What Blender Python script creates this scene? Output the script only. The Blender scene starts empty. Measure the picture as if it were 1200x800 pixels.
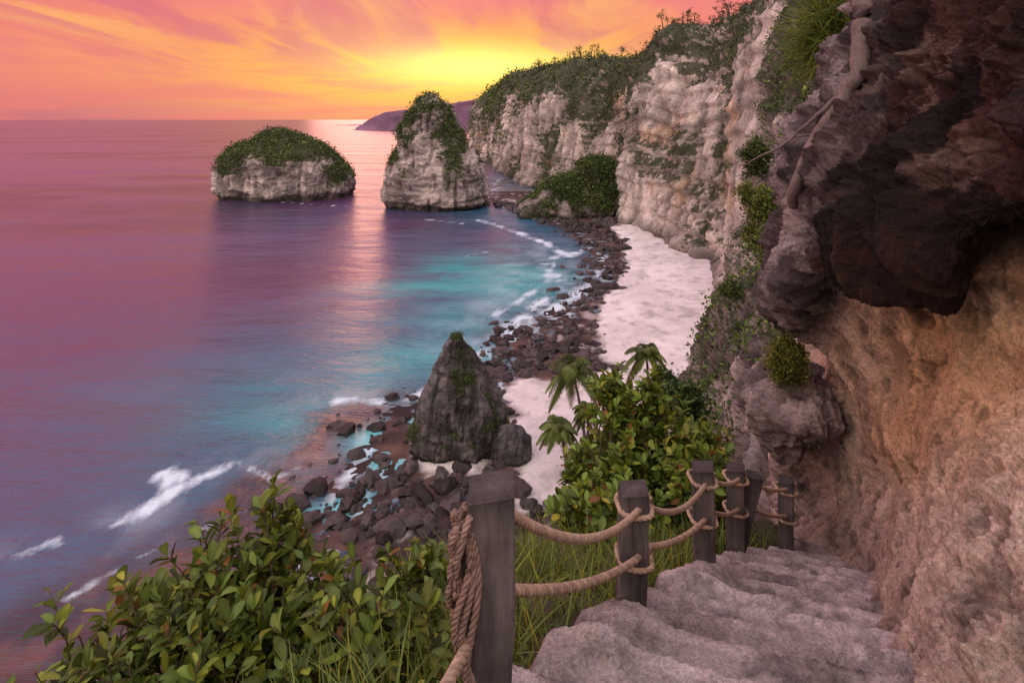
import bpy, math, numpy as np, bmesh
from mathutils import Vector
rng=np.random.default_rng(7)
F=650.0; H=45.0; HZ=140.0
def P(px,py,d): return np.array([(px-600)/F*d, d, H-(py-HZ)/F*d])
def S(px,py):
    d=F*H/(py-HZ); return np.array([(px-600)/F*d,d])
# ---------- noise
def _h(ix,iy,iz,s):
    with np.errstate(over='ignore'):
        h=(ix.astype(np.int64)*374761393+iy.astype(np.int64)*668265263+iz.astype(np.int64)*2147483647+s*974711)&0xffffffff
        h=((h^(h>>13))*1274126177)&0xffffffff
        h=((h^(h>>16))*2246822519)&0xffffffff
        h=h^(h>>15)
    return (h&0xffffff)/float(0xffffff)
def vn(p,s=0):
    p=np.asarray(p,float); i=np.floor(p); f=p-i; f=f*f*f*(f*(f*6-15)+10); i=i.astype(np.int64)
    x,y,z=i[...,0],i[...,1],i[...,2]; fx,fy,fz=f[...,0],f[...,1],f[...,2]
    def c(a,b,d): return _h(x+a,y+b,z+d,s)
    l=lambda a,b,t:a+(b-a)*t
    return l(l(l(c(0,0,0),c(1,0,0),fx),l(c(0,1,0),c(1,1,0),fx),fy),l(l(c(0,0,1),c(1,0,1),fx),l(c(0,1,1),c(1,1,1),fx),fy),fz)*2-1
RM=np.array([[.80,.36,-.48],[-.6,.48,-.64],[0,.8,.6]])
def fbm(p,o=5,s=0,g=.5,ridge=False):
    t=0;a=1;n=0;p=np.asarray(p,float)
    for k in range(o):
        v=vn(p+k*17.3,s+k)
        if ridge: v=1-2*np.abs(v)
        t=t+a*v;n+=a;a*=g; p=(p@RM)*2.03 if k>0 else p*2.03
    return t/n
def ss(a,b,x):
    t=np.clip((x-a)/(b-a),0,1); return t*t*(3-2*t)
def mix(a,b,t): 
    t=np.asarray(t)[...,None]; return np.asarray(a)*(1-t)+np.asarray(b)*t
# ---------- mesh
def mesh(name,V,Fc,mat,col=None,smooth=True,parent=None,extra=None):
    V=np.ascontiguousarray(np.asarray(V,np.float32).reshape(-1,3)); Fc=np.asarray(Fc,np.int32); k=Fc.shape[1]
    me=bpy.data.meshes.new(name); me.vertices.add(len(V)); me.vertices.foreach_set('co',V.ravel())
    me.loops.add(Fc.size); me.loops.foreach_set('vertex_index',np.ascontiguousarray(Fc.ravel()))
    me.polygons.add(len(Fc)); me.polygons.foreach_set('loop_start',np.arange(0,Fc.size,k,dtype=np.int32))
    me.polygons.foreach_set('loop_total',np.full(len(Fc),k,np.int32))
    me.polygons.foreach_set('use_smooth',np.full(len(Fc),smooth,bool))
    if col is not None:
        a=me.color_attributes.new('Col','FLOAT_COLOR','POINT'); c=np.ones((len(V),4),np.float32); c[:,:3]=np.clip(np.asarray(col).reshape(-1,3),0,1)
        a.data.foreach_set('color',c.ravel())
    if extra:
        for kx,vx in extra.items():
            a=me.attributes.new(kx,'FLOAT','POINT'); a.data.foreach_set('value',np.asarray(vx,np.float32).ravel())
    me.update(calc_edges=True)
    ob=bpy.data.objects.new(name,me); bpy.context.collection.objects.link(ob); me.materials.append(mat)
    if parent: ob.parent=parent
    return ob
def empty(name):
    e=bpy.data.objects.new(name,None); bpy.context.collection.objects.link(e); return e
def gfaces(R,C,wrap=False):
    r=np.arange(R-1)[:,None]; c=np.arange(C if wrap else C-1)[None]
    c2=(c+1)%C; a=r*C+c; b=r*C+c2
    return np.stack([a,b,b+C,a+C],-1).reshape(-1,4)
def cat(ctrl,m,axis=0):
    c=np.moveaxis(np.asarray(ctrl,float),axis,0); n=len(c)
    e=np.concatenate([(2*c[0]-c[1])[None],c,(2*c[-1]-c[-2])[None]])
    t=np.linspace(0,n-1-1e-9,m); i=t.astype(int); f=(t-i).reshape((-1,)+(1,)*(c.ndim-1))
    p0,p1,p2,p3=e[i],e[i+1],e[i+2],e[i+3]
    r=.5*(2*p1+(p2-p0)*f+(2*p0-5*p1+4*p2-p3)*f**2+(3*p1-p0-3*p2+p3)*f**3)
    return np.moveaxis(r,0,axis)
def normals(G,wrap=False):
    if wrap: du=np.roll(G,-1,1)-np.roll(G,1,1)
    else: du=np.gradient(G,axis=1)
    dv=np.gradient(G,axis=0); n=np.cross(du,dv); return n/(np.linalg.norm(n,axis=-1,keepdims=True)+1e-9)
# ---------- instancing
def unit(v): return v/(np.linalg.norm(v,axis=-1,keepdims=True)+1e-9)
def frame(D,U):
    D=unit(D); X=unit(np.cross(D,U)); Z=np.cross(X,D); return np.stack([X,D,Z],-1)
def inst(tv,tf,O,R,Sc):
    N=len(O); Sc=np.asarray(Sc,float)
    if Sc.ndim==1: Sc=Sc[:,None]
    L=tv[None]*Sc[:,None,:]
    V=O[:,None]+np.einsum('nij,nkj->nki',R,L)
    Fc=tf[None]+(np.arange(N)*len(tv))[:,None,None]
    return V.reshape(-1,3),Fc.reshape(-1,tf.shape[1])
def rdir(n):
    v=rng.normal(size=(n,3)); return unit(v)
LEAF=np.array([[0,0,0],[-.16,.25,.05],[0,.28,0],[.16,.25,.05],[-.27,.62,.06],[0,.65,-.01],[.27,.62,.06],[-.15,.9,.0],[0,.92,-.05],[.15,.9,.0],[0,1.02,-.08]])
LEAFT=np.array([[0,2,1],[0,3,2],[1,2,5],[1,5,4],[2,3,6],[2,6,5],[4,5,8],[4,8,7],[5,6,9],[5,9,8],[7,8,10],[8,9,10]])
QUAD=np.array([[-.5,0,0],[0,-.28,.06],[.5,0,0],[.1,.3,-.05]]); QF=np.array([[0,1,2,3]])
# ---------- materials
def newmat(name):
    m=bpy.data.materials.new(name); m.use_nodes=True; nt=m.node_tree; nt.nodes.clear(); return m,nt
def N(nt,t,**kw):
    n=nt.nodes.new(t)
    for k,v in kw.items():
        if k=='i':
            for a,b in v.items(): n.inputs[a].default_value=b
        else: setattr(n,k,v)
    return n
def rockmat(name,s1=.5,s2=4,bump=.5,dist=.2,lo=.55,hi=1.3,rough=.85,zs=1.0,d2=6,s3=None):
    m,nt=newmat(name); L=nt.links.new
    out=N(nt,'ShaderNodeOutputMaterial'); b=N(nt,'ShaderNodeBsdfPrincipled'); L(b.outputs[0],out.inputs[0])
    b.inputs['Roughness'].default_value=rough; b.inputs['Specular IOR Level'].default_value=.25
    at=N(nt,'ShaderNodeAttribute',attribute_name='Col'); g=N(nt,'ShaderNodeNewGeometry')
    mp=N(nt,'ShaderNodeMapping'); mp.inputs['Scale'].default_value=(1,1,zs); L(g.outputs['Position'],mp.inputs[0])
    n1=N(nt,'ShaderNodeTexNoise',i={'Scale':s1,'Detail':4,'Roughness':.65}); L(mp.outputs[0],n1.inputs['Vector'])
    n2=N(nt,'ShaderNodeTexNoise',i={'Scale':s2,'Detail':d2,'Roughness':.72}); L(mp.outputs[0],n2.inputs['Vector'])
    a=N(nt,'ShaderNodeMath',operation='ADD'); L(n1.outputs[0],a.inputs[0]); L(n2.outputs[0],a.inputs[1])
    mr=N(nt,'ShaderNodeMapRange',i={'From Min':.72,'From Max':1.28,'To Min':lo,'To Max':hi}); L(a.outputs[0],mr.inputs[0])
    fac=mr.outputs[0]
    bp=N(nt,'ShaderNodeBump',i={'Strength':bump,'Distance':dist}); L(a.outputs[0],bp.inputs['Height'])
    if s3:
        n3=N(nt,'ShaderNodeTexNoise',i={'Scale':s3,'Detail':4,'Roughness':.75}); L(mp.outputs[0],n3.inputs['Vector'])
        b3=N(nt,'ShaderNodeBump',i={'Strength':1.0,'Distance':dist*.4}); L(n3.outputs[0],b3.inputs['Height']); L(bp.outputs[0],b3.inputs['Normal']); bp=b3
        m3=N(nt,'ShaderNodeMapRange',i={'From Min':.35,'From Max':.6,'To Min':.62,'To Max':1.12}); L(n3.outputs[0],m3.inputs[0])
        mm=N(nt,'ShaderNodeMath',operation='MULTIPLY'); L(fac,mm.inputs[0]); L(m3.outputs[0],mm.inputs[1]); fac=mm.outputs[0]
    mu=N(nt,'ShaderNodeVectorMath',operation='SCALE'); L(at.outputs['Color'],mu.inputs[0]); L(fac,mu.inputs['Scale'])
    L(mu.outputs[0],b.inputs['Base Color'])
    L(bp.outputs[0],b.inputs['Normal'])
    return m
def leafmat(name,tr=.35,rough=.5):
    m,nt=newmat(name); L=nt.links.new
    out=N(nt,'ShaderNodeOutputMaterial'); b=N(nt,'ShaderNodeBsdfPrincipled'); b.inputs['Roughness'].default_value=rough; b.inputs['Specular IOR Level'].default_value=.3
    at=N(nt,'ShaderNodeAttribute',attribute_name='Col'); L(at.outputs['Color'],b.inputs['Base Color'])
    if tr<=0: L(b.outputs[0],out.inputs[0]); return m
    t=N(nt,'ShaderNodeBsdfTranslucent'); L(at.outputs['Color'],t.inputs[0])
    mx=N(nt,'ShaderNodeMixShader',i={0:tr}); L(b.outputs[0],mx.inputs[1]); L(t.outputs[0],mx.inputs[2]); L(mx.outputs[0],out.inputs[0])
    return m
M_cliff=rockmat('limestone_cliff',.12,.7,1.0,1.2,.55,1.4,zs=1.4)
M_hillfar=rockmat('hill_haze',.01,.03,.4,5,.8,1.2)
M_stack=rockmat('sea_stack_rock',.15,.7,1.0,1.1,.55,1.4,zs=1.6)
M_cone=rockmat('dark_rock',.5,2.2,1.0,.5,.4,1.5)
M_butt=rockmat('buttress_rock',.6,3,1.0,.3,.5,1.4,zs=1.3)
M_wall=rockmat('near_rock',1.6,9,1.0,.08,.6,1.5,d2=8,s3=38)
M_path=rockmat('worn_concrete',3,14,1.0,.035,.65,1.35,d2=8,s3=60)
M_beach=rockmat('beach_ground',.3,2.0,.6,.25,.8,1.2)
M_boul=rockmat('wet_boulder',.8,4,.7,.15,.5,1.5,rough=.55)
M_hill=rockmat('soil',1,6,.6,.05)
M_leaf=leafmat('leaf',.35,.45); M_far=leafmat('far_foliage',0,.85); M_grass=leafmat('grass_blade',.4,.6)
M_wood=rockmat('weathered_wood',6,30,.8,.012,.45,1.5,zs=.12)
M_rope=rockmat('rope_fibre',20,120,.8,.004,.6,1.4)
M_bark=rockmat('bark',5,25,.7,.02)

def vegcols(n,base=(.045,.075,.022),var=.5,yell=.25):
    b=np.array(base)[None]*(1+var*rng.normal(size=(n,1))).clip(.25,2.4)
    y=(rng.random((n,1))<yell)*rng.random((n,1)); b=b*(1-y)+b*np.array([[2.0,1.5,.8]])*y
    return b.clip(.004,.4)
def foliage(name,pts,nrm,size,mat=None,clump=6,spread=1.2,base=(.05,.08,.022),up=.4,yell=.25,szv=None):
    n=len(pts); 
    sz=size*np.ones(n) if szv is None else szv
    szr=np.repeat(sz,clump)[:,None]
    O=np.repeat(pts,clump,0)+rng.normal(size=(n*clump,3))*spread*szr*np.array([1,1,.8])+np.repeat(nrm,clump,0)*szr*.5
    D=unit(rdir(n*clump)+np.array([0,0,up])*.3); U=unit(rdir(n*clump)+np.repeat(nrm,clump,0))
    sc=szr[:,0]*(.5+rng.random(n*clump)*1.0)
    V,Fc=inst(QUAD,QF,O,frame(D,U),sc)
    patch=.75+.6*(fbm(pts/(size*14),2,77)*.5+.5)
    cc=np.repeat(vegcols(n,base,.4,yell)*patch[:,None],clump,0)*(.7+.6*rng.random((n*clump,1)))
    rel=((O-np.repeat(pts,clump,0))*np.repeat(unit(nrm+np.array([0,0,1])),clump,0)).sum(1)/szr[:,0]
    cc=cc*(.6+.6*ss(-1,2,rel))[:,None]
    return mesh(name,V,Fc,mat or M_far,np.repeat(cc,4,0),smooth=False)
def stack(name,levels,d,dr,mat,amp,veg,vsize,vcount,cA=(.62,.545,.50),cB=(.20,.17,.165),sc=1.0,seed=0,strata=1.0,nz=230,na=420,tide=4.0,vclump=6,drop=8,rb=.97):
    lv=np.array(sorted([(H-(py-HZ)/F*d,((l+r)/2-600)/F*d,(r-l)/2/F*d) for py,l,r in levels]))
    lv=np.vstack([[lv[0,0]-drop,lv[0,1],lv[0,2]*rb],lv,[lv[-1,0]+.3*sc,lv[-1,1],.01]])
    z=np.linspace(lv[0,0],lv[-1,0],nz); cx=np.interp(z,lv[:,0],lv[:,1]); rx=np.interp(z,lv[:,0],lv[:,2])
    k=np.ones(5)/5; rx2=np.convolve(np.pad(rx,2,'edge'),k,'valid'); rx2[-1]=.01
    th=np.linspace(0,2*np.pi,na,endpoint=False)
    sq=(np.abs(np.cos(th))**2.6+np.abs(np.sin(th))**2.6)**(-1/2.6)
    G=np.stack([cx[:,None]+rx2[:,None]*np.cos(th)*sq, d+rx2[:,None]*dr*np.sin(th)*sq, np.repeat(z[:,None],na,1)],-1)
    p=G/sc
    n=normals(G,True); out=G-np.stack([cx,np.full(nz,d),z],-1)[:,None]; 
    if (n*out).sum()<0: n=-n
    dd=fbm(p*.06,4,seed)*3.6+(fbm(p*.10,6,seed+9,.55,True)-.2)*2.6
    dd+=strata*.8*vn(np.stack([p[...,0]*.04,p[...,1]*.04,p[...,2]*.5+fbm(p*.05,2,seed+8)*2],-1),seed+3)
    cr=fbm(p*np.array([.16,.16,.035]),5,seed+21,.55,True); dd-=np.maximum(cr-.25,0)*3.6
    dd+=fbm(p*.6,3,seed+26,.6)*.7
    fade=np.clip(rx2/(.16*rx2.max()),0,1)[:,None]
    hh=np.clip((z-0)/(tide),0,1)[:,None]; und=-(1-ss(.2,1.2,hh))*2.2*(strata)
    nh=n.copy(); nh[...,2]*=.6
    G=G+nh*((dd*amp*fade+und*amp*.7)*sc)[...,None]
    n=normals(G,True); 
    if (n*out).sum()<0: n=-n
    zf=(G[...,2]-max(0,z[0]))/(z[-1]-max(0,z[0])); vm=veg(G,zf,n)
    t=np.clip(.6+1.0*fbm(p*np.array([.10,.10,.3]),5,seed+40,.6),0,1)
    c=mix(np.array(cB),np.array(cA),t)
    c=c*(1-.5*ss(.2,.55,cr))[...,None]
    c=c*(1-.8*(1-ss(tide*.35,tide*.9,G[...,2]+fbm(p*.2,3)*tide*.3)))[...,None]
    gcol=np.array([.035,.05,.018]); c=mix(c,gcol,ss(-.05,.12,vm)*.85)
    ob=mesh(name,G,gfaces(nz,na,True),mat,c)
    pr=np.clip(ss(-.02,.15,vm),0,1).ravel()*np.linalg.norm(np.cross(np.gradient(G,axis=0),np.gradient(G,axis=1)),axis=-1).ravel()
    pr[G[...,2].ravel()<tide]=0
    if vcount and pr.sum()>0:
        idx=rng.choice(len(pr),vcount,p=pr/pr.sum())
        f=foliage('foliage',G.reshape(-1,3)[idx],n.reshape(-1,3)[idx],vsize,clump=vclump,szv=vsize*(.45+.9*rng.random(vcount)**2))
        f.parent=ob
    return ob
stack('rock_island',[(239,268,412),(225,264,414),(212,261,413),(200,261,409),(190,264,401),(180,271,388),(170,285,374),(162,299,357),(155,312,340),(151,320,331)],330,.75,M_stack,.9,
  lambda G,zf,n: (zf-.50)*1.2+fbm(G*.07,5,5,.6)*.75+n[...,2]*.35-.06,.95,9000,seed=4)
stack('sea_stack',[(250,464,562),(238,455,572),(225,452,573),(210,453,571),(195,457,565),(180,462,554),(165,468,546),(150,473,539),(135,479,531),(124,485,524),(115,491,517),(109,498,511)],290,.8,M_stack,.95,
  lambda G,zf,n: (zf-.86)*.8+fbm(G*.07,5,8,.6)*1.15+n[...,2]*.45-.06,.8,6500,seed=11)
stack('pointed_rock',[(545,494,586),(525,488,594),(505,485,596),(485,487,592),(465,494,583),(448,502,574),(430,511,563),(412,520,553),(400,526,546),(391,530,541)],77,.85,M_cone,.75,
  lambda G,zf,n: np.maximum((zf-.955)*6,-.30+fbm(G*.3,5,8,.6)*1.0+n[...,2]*.2),.17,2600,cA=(.22,.20,.20),cB=(.05,.048,.054),sc=.3,seed=30,strata=.4,tide=1.2)
stack('boulder',[(548,578,616),(530,575,622),(515,578,620),(505,586,614),(499,593,606)],73,.9,M_cone,.7,
  lambda G,zf,n: -.3+fbm(G*.3,4,8)*.9,.2,100,cA=(.18,.165,.17),cB=(.06,.055,.06),sc=.2,seed=33,strata=.3,tide=.5,nz=60,na=90)
stack('green_spur',[(275,590,745),(262,588,742),(250,600,738),(240,612,734),(230,625,731),(218,643,728),(207,660,725),(197,674,722),(189,688,718),(184,699,711)],262,.55,M_stack,.9,
  lambda G,zf,n: .12+(zf-.4)*.4+fbm(G*.08,5,3,.6)*.8,.8,11000,seed=50,cA=(.35,.30,.28),tide=3)
# ---------- cliff
st=[((640,150),(700,100,1500)),((566,170),(592,112,960)),((562,180),(596,94,720)),((580,199),(606,86,540)),((612,216),(645,77,445)),((655,226),(692,72,385)),((712,240),(733,73,315)),((728,258),(762,53,268)),
 ((788,285),(828,30,226)),((836,318),(880,6,182)),((846,352),(915,-30,150)),((852,410),(965,-70,117)),((885,470),(1060,-130,92)),((1000,560),(1300,-230,70)),((1200,600),(1700,-300,60))]
NR=240;NC=900
base=[];top=[]
for (b,t) in st:
    s=S(*b); base.append([s[0],s[1],0]); top.append(P(*t))
base=np.array(base);top=np.array(top)
prof=[]
for v,zf,ins in [(-.1,-.12,-.02),(0,0,0),(.1,.08,.10),(.25,.22,.17),(.4,.38,.22),(.55,.55,.28),(.7,.72,.42),(.85,.88,.72),(1,1,1)]:
    r=base*(1-ins)+top*ins; r[:,2]=top[:,2]*zf; prof.append(r)
back=unit(np.cross(np.array([0,0,1.]),np.gradient(base,axis=0)))
if (back[6,0]<0): back=-back
for k,(o,dz) in enumerate([(12,1.5),(40,2),(110,2)]):
    r=top+back*o; r[:,2]+=dz; prof.append(r)
G=cat(cat(np.array(prof),NR,0),NC,1)
n=normals(G)
if n[NR//3,NC//2,0]>0: n=-n
p=G
vv=np.linspace(0,1,NR)[:,None]
dist=np.clip(G[...,1]/160,.25,2.2)
crk=fbm(p*np.array([.14,.14,.014]),6,62,.58,True)
dd=fbm(p*np.array([.028,.028,.014]),4,61)*7.5*np.minimum(dist,1.3)+(fbm(p*np.array([.06,.06,.03]),6,60,.52,True)-.2)*2.2*np.minimum(dist,1.2)-np.maximum(crk-.15,0)*4.5*np.minimum(dist,1.2)
sz_=p[...,2]*.16+fbm(p*.02,3,64)*1.2; ledge=(sz_-np.floor(sz_)); dd+=(ss(.0,.2,ledge)-ledge)*1.7*(.4+.6*ss(-.2,.3,fbm(p*.03,3,66)))
dd+=fbm(p*.4,4,65,.65)*.8
topf=1-ss(.74,.8,vv)*.8
G=G+n*(dd*topf)[...,None]
n=normals(G)
if n[NR//3,NC//2,0]>0: n=-n
cf=np.linspace(0,len(st)-1,NC)[None]
vm=(vv/.75-.60)*1.3+fbm(p*.035,6,70,.62)*1.5+n[...,2]*.7-.14
vm=vm-.32*ss(6.5,7.5,cf)*(1-ss(.45,.7,vv)) + .5*ss(.76,.8,vv)+.12*ss(6,4,cf)
t=np.clip(.70+.9*fbm(p*np.array([.06,.06,.14]),6,71,.6),0,1)
c=mix(np.array([.35,.29,.265]),np.array([.82,.73,.66]),t)
c=c*(1-.4*ss(.15,.5,crk))[...,None]
str_=ss(.1,.5,fbm(p*np.array([.22,.22,.02]),5,72,.6)); c=c*(1-.4*str_)[...,None]
band=ss(.1,.5,vn(np.stack([p[...,0]*.01,p[...,1]*.01,sz_*2.2],-1),79)); c=c*(1-.3*band)[...,None]
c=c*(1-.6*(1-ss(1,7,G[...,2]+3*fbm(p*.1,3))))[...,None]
rust=ss(.25,.6,fbm(p*.05,4,77)); c=mix(c,c*np.array([1.08,.88,.72]),rust)
c=mix(c,np.array([.035,.05,.02]),ss(-.05,.1,vm)*.9)
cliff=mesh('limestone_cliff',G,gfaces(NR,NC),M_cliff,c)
area=np.linalg.norm(np.cross(np.gradient(G,axis=0),np.gradient(G,axis=1)),axis=-1)
w=(area*ss(-.03,.12,vm)*(G[...,2]>6)/np.clip(G[...,1]/150,.4,5)**1.6*(vv<.9)).ravel()
idx=rng.choice(len(w),36000,p=w/w.sum())
pts=G.reshape(-1,3)[idx]; nn=n.reshape(-1,3)[idx]
szv=np.clip(pts[:,1]/260,.35,3.0)*(.4+.9*rng.random(len(pts))**2)
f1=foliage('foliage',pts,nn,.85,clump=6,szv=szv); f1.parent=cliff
def trees(name,pos,h,mat=M_far):
    off=0; O=[];SZ=[]; Vt=[];Ft=[]
    for q,hh in zip(pos,h):
        k=6; r=hh*.03
        a=np.linspace(0,2*np.pi,k,endpoint=False); lean=rng.normal(size=2)*hh*.12
        ring=[]
        for z_,rr in ((-1,r*1.3),(hh*.5,r),(hh*.85,r*.4)):
            ring.append(np.stack([q[0]+lean[0]*z_/hh+rr*np.cos(a),q[1]+lean[1]*z_/hh+rr*np.sin(a),np.full(k,q[2]+z_)],-1))
        Vt.append(np.array(ring).reshape(-1,3)); Ft.append(gfaces(3,k,True)+off); off+=3*k
        m=int(rng.integers(4,8))
        cen=q+np.array([lean[0],lean[1],hh*.74])+rng.normal(size=(m,3))*hh*np.array([.2,.2,.13])
        for cpt in cen:
            O.append(cpt+rng.normal(size=(26,3))*hh*.08); SZ.append(np.full(26,hh*.08))
    O=np.concatenate(O);SZ=np.concatenate(SZ)
    V,Fc=inst(QUAD,QF,O,frame(rdir(len(O)),rdir(len(O))),SZ*(.6+.8*rng.random(len(O))))
    ob=mesh(name,V,Fc,mat,np.repeat(vegcols(len(O),(.035,.05,.02)),4,0),smooth=False)
    t_=mesh('trunks',np.concatenate(Vt),np.concatenate(Ft),M_bark,np.full((off,3),.07)); t_.parent=ob
    return ob
jr=int(NR*.735)
Tp=[];Th=[]
for j in range(NC):
    q=G[jr+int(rng.integers(-3,8)),j]
    if 70<q[1]<480 and rng.random()<.45:
        Tp.append(q+np.array([0,0,-.5])); Th.append((2.2+rng.random()**3*6.5)*(1 if q[1]<350 else 1.2)*(.8 if q[1]<200 else 1))
trees('clifftop_trees',Tp,Th)
# ---------- background hills
def ridge(name,pts,d,thick,col):
    pts=np.array(pts,float); x=np.linspace(pts[0,0],pts[-1,0],200); y=np.interp(x,pts[:,0],pts[:,1])
    rows=[]
    for k,fz in enumerate([-.2,.0,.35,.75,1.0,.9,.3]):
        dd=d-thick*(1-fz) if k<5 else d+thick*(k-4)
        X=(x-600)/F*d; Z=(H-(y-HZ)/F*d)*fz; q=np.stack([X,np.full_like(X,dd),Z],-1)
        q[:,1]+=fbm(q*.01,4,3)*60; q[:,2]+=fbm(q*.02,4,4)*6*fz; rows.append(q)
    Gr=cat(np.array(rows),40,0)
    Gr[...,2]+=fbm(Gr*.012,5,9,.5,True)*8*(Gr[...,2]>8)
    t=ss(-.2,.4,fbm(Gr*.01,4,6)); c=mix(np.array(col),np.array(col)*1.6,t)
    return mesh(name,Gr,gfaces(40,200),M_hillfar,c)
ridge('distant_hill',[(422,151),(429,143),(438,138),(448,134),(462,131),(480,130),(500,128),(525,123),(545,119),(575,117),(600,118),(660,118),(700,130)],2450,150,(.13,.07,.11))
ridge('distant_hill',[(400,146.5),(440,146),(480,143),(540,140),(600,138),(700,137),(800,146)],4200,200,(.24,.14,.18))
# ---------- beach + sea
shore_px=[(572,236),(600,243),(640,256),(672,268),(700,284),(716,303),(712,330),(690,352),(660,372),(628,392),(606,420),(590,450),(560,468),(520,470),(478,492),(455,525),(440,552),(420,585),(398,622),(368,655),(325,690),(275,735),(225,800),(170,900),(90,1200)]
shore=np.array([S(*q) for q in shore_px]); 
landpoly=np.vstack([[[-10,420]],shore,[[-25,5],[200,5],[260,420]]])
def sdf(poly,X,Y):
    x=X.ravel();y=Y.ravel(); best=np.full(x.shape,1e9); ins=np.zeros(x.shape,bool); n=len(poly)
    for i in range(n):
        a=poly[i];b=poly[(i+1)%n]; e=b-a; t=np.clip(((x-a[0])*e[0]+(y-a[1])*e[1])/(e@e),0,1)
        best=np.minimum(best,np.hypot(x-a[0]-t*e[0],y-a[1]-t*e[1]))
        cnd=((a[1]>y)!=(b[1]>y)); 
        if abs(e[1])>1e-9: ins^=cnd&(x<(y-a[1])/e[1]*e[0]+a[0])
    return np.where(ins,best,-best).reshape(X.shape)
def segd(pts,X,Y):
    best=np.full(X.shape,1e9)
    for a,b in zip(pts[:-1],pts[1:]):
        e=b-a; t=np.clip(((X-a[0])*e[0]+(Y-a[1])*e[1])/(e@e+1e-9),0,1)
        best=np.minimum(best,np.hypot(X-a[0]-t*e[0],Y-a[1]-t*e[1]))
    return best
sand1=np.array([S(*q) for q in [(718,268),(760,262),(800,275),(860,300),(880,340),(870,400),(835,450),(800,470),(765,450),(735,440),(700,428),(696,392),(706,352),(730,315),(732,290)]])
sand2=np.array([S(*q) for q in [(600,440),(650,450),(720,430),(780,450),(760,520),(700,580),(640,610),(600,585),(590,540),(560,560),(500,556),(478,520),(500,500),(590,500)]])
def masks(X,Y):
    wv=np.stack([X,Y,X*0],-1)
    s=sdf(landpoly,X,Y)+fbm(wv*.06,4,90)*3.0*np.clip(Y/110,.6,2)+fbm(wv*.3,3,89)*.8
    sa=np.maximum(sdf(sand1,X,Y)+fbm(wv*.15,5,91,.6)*3.5,sdf(sand2,X,Y)+fbm(wv*.25,5,92,.65)*4)
    return s,sa,wv
xs=np.arange(-75,150,.62); ys=np.concatenate([np.arange(18,130,.5),np.arange(130,345,1.1)])
X,Y=np.meshgrid(xs,ys); s,sa,wv=masks(X,Y)
z=np.where(s>0,-.06+.03*np.minimum(s,60),np.where(s>-12,.02*s-.06,.25*(s+12)-.3))
reefn=fbm(wv*.35,5,93,.6,True); sm=ss(-1,1.5,sa)
z=z+(1-sm)*(reefn*.6-.10)*ss(-13,0,s)+sm*(fbm(wv*.2,3,94)*.12+.15*ss(0,6,sa)+ .25*ss(0,2,sa))
z=np.maximum(z,-6)
csand=mix(np.array([.70,.66,.63]),np.array([.84,.80,.78]),ss(-.3,.5,fbm(wv*.12,4,95)))
csand=csand*(1-.3*ss(.15,.5,fbm(wv*.5,5,98)))[...,None]
creef=mix(np.array([.03,.022,.022]),np.array([.13,.075,.06]),ss(-.4,.5,fbm(wv*.2,5,96,.6)))
sp=ss(.15,.42,fbm(wv*.22,5,97,.6)); creef=mix(creef,np.array([.48,.43,.40]),sp*.75*ss(0,6,s))
c=mix(creef,csand,sm)
mesh('beach_ground',np.stack([X,Y,z],-1),gfaces(*X.shape),M_beach,c)
na_,nr_=560,620
th=np.radians(np.linspace(-115,115,na_)); r=np.exp(np.linspace(np.log(12),np.log(60000),nr_))
TH,R_=np.meshgrid(th,r); X=R_*np.sin(TH); Y=R_*np.cos(TH)
s,sa,wv=masks(X,Y)
deep=np.array([.075,.032,.09]); mid=np.array([.008,.11,.18]); turq=np.array([.02,.42,.42])
nz1=fbm(wv*.02,5,101,.55); nz2=fbm(wv*np.array([.05,.12,1]),5,102,.6)
ex=-s
shal=np.exp(-np.maximum(ex,0)/44.)
c=mix(deep,mid,np.clip(shal*1.3+nz1*.8*np.exp(-ex/140),0,1))
def blob(px,py,rx,ry,ang=0):
    q=S(px,py); ca,sa_=math.cos(ang),math.sin(ang); dx=X-q[0];dy=Y-q[1]
    u=(dx*ca+dy*sa_)/rx; v=(-dx*sa_+dy*ca)/ry; return np.exp(-(u*u+v*v))
tq=blob(535,322,14,20)+.6*blob(600,305,14,20)+.4*blob(480,345,20,16)+.7*blob(640,330,14,18)+.3*blob(330,470,14,14)+.4*blob(560,380,14,14)+.45*blob(400,500,8,8)+.3*blob(470,420,10,10)
tq=np.clip(tq*(1.0+1.5*nz2),0,1); c=mix(c,turq,tq*.75)
pool=np.clip((blob(440,515,4,4)+blob(480,500,4,4)+blob(415,590,2.5,2.5)+1.0*blob(500,548,5,3)+.6*blob(560,420,7,6)+.6*blob(370,600,3,2)+.8*blob(455,550,3,3))*(1+.8*nz2),0,1)
c=mix(c,np.array([.14,.58,.60]),pool*.85)
reefline=segd(np.array([S(*q) for q in [(-200,1000),(30,790),(120,740),(220,680),(310,620),(390,555),(430,500)]]),X,Y)
rf=np.clip(ss(13,3,reefline+fbm(wv*.12,5,103,.6)*7),0,1)*(1-pool)
rf2=ss(14,2,ex+fbm(wv*.15,4,104)*6)*(1-tq*.6)*(1-pool)*.75
c=mix(c,mix(np.array([.014,.014,.017]),np.array([.10,.050,.038]),ss(-.3,.4,fbm(wv*.3,5,105,.65))),np.maximum(rf*.95,rf2*.85))
fp=ss(-.02,.35,fbm(wv*np.array([.006,.012,1]),5,106,.55))*ss(60,160,ex)
c=c*(1-.7*fp)[...,None]
fo=np.zeros_like(X)
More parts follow.
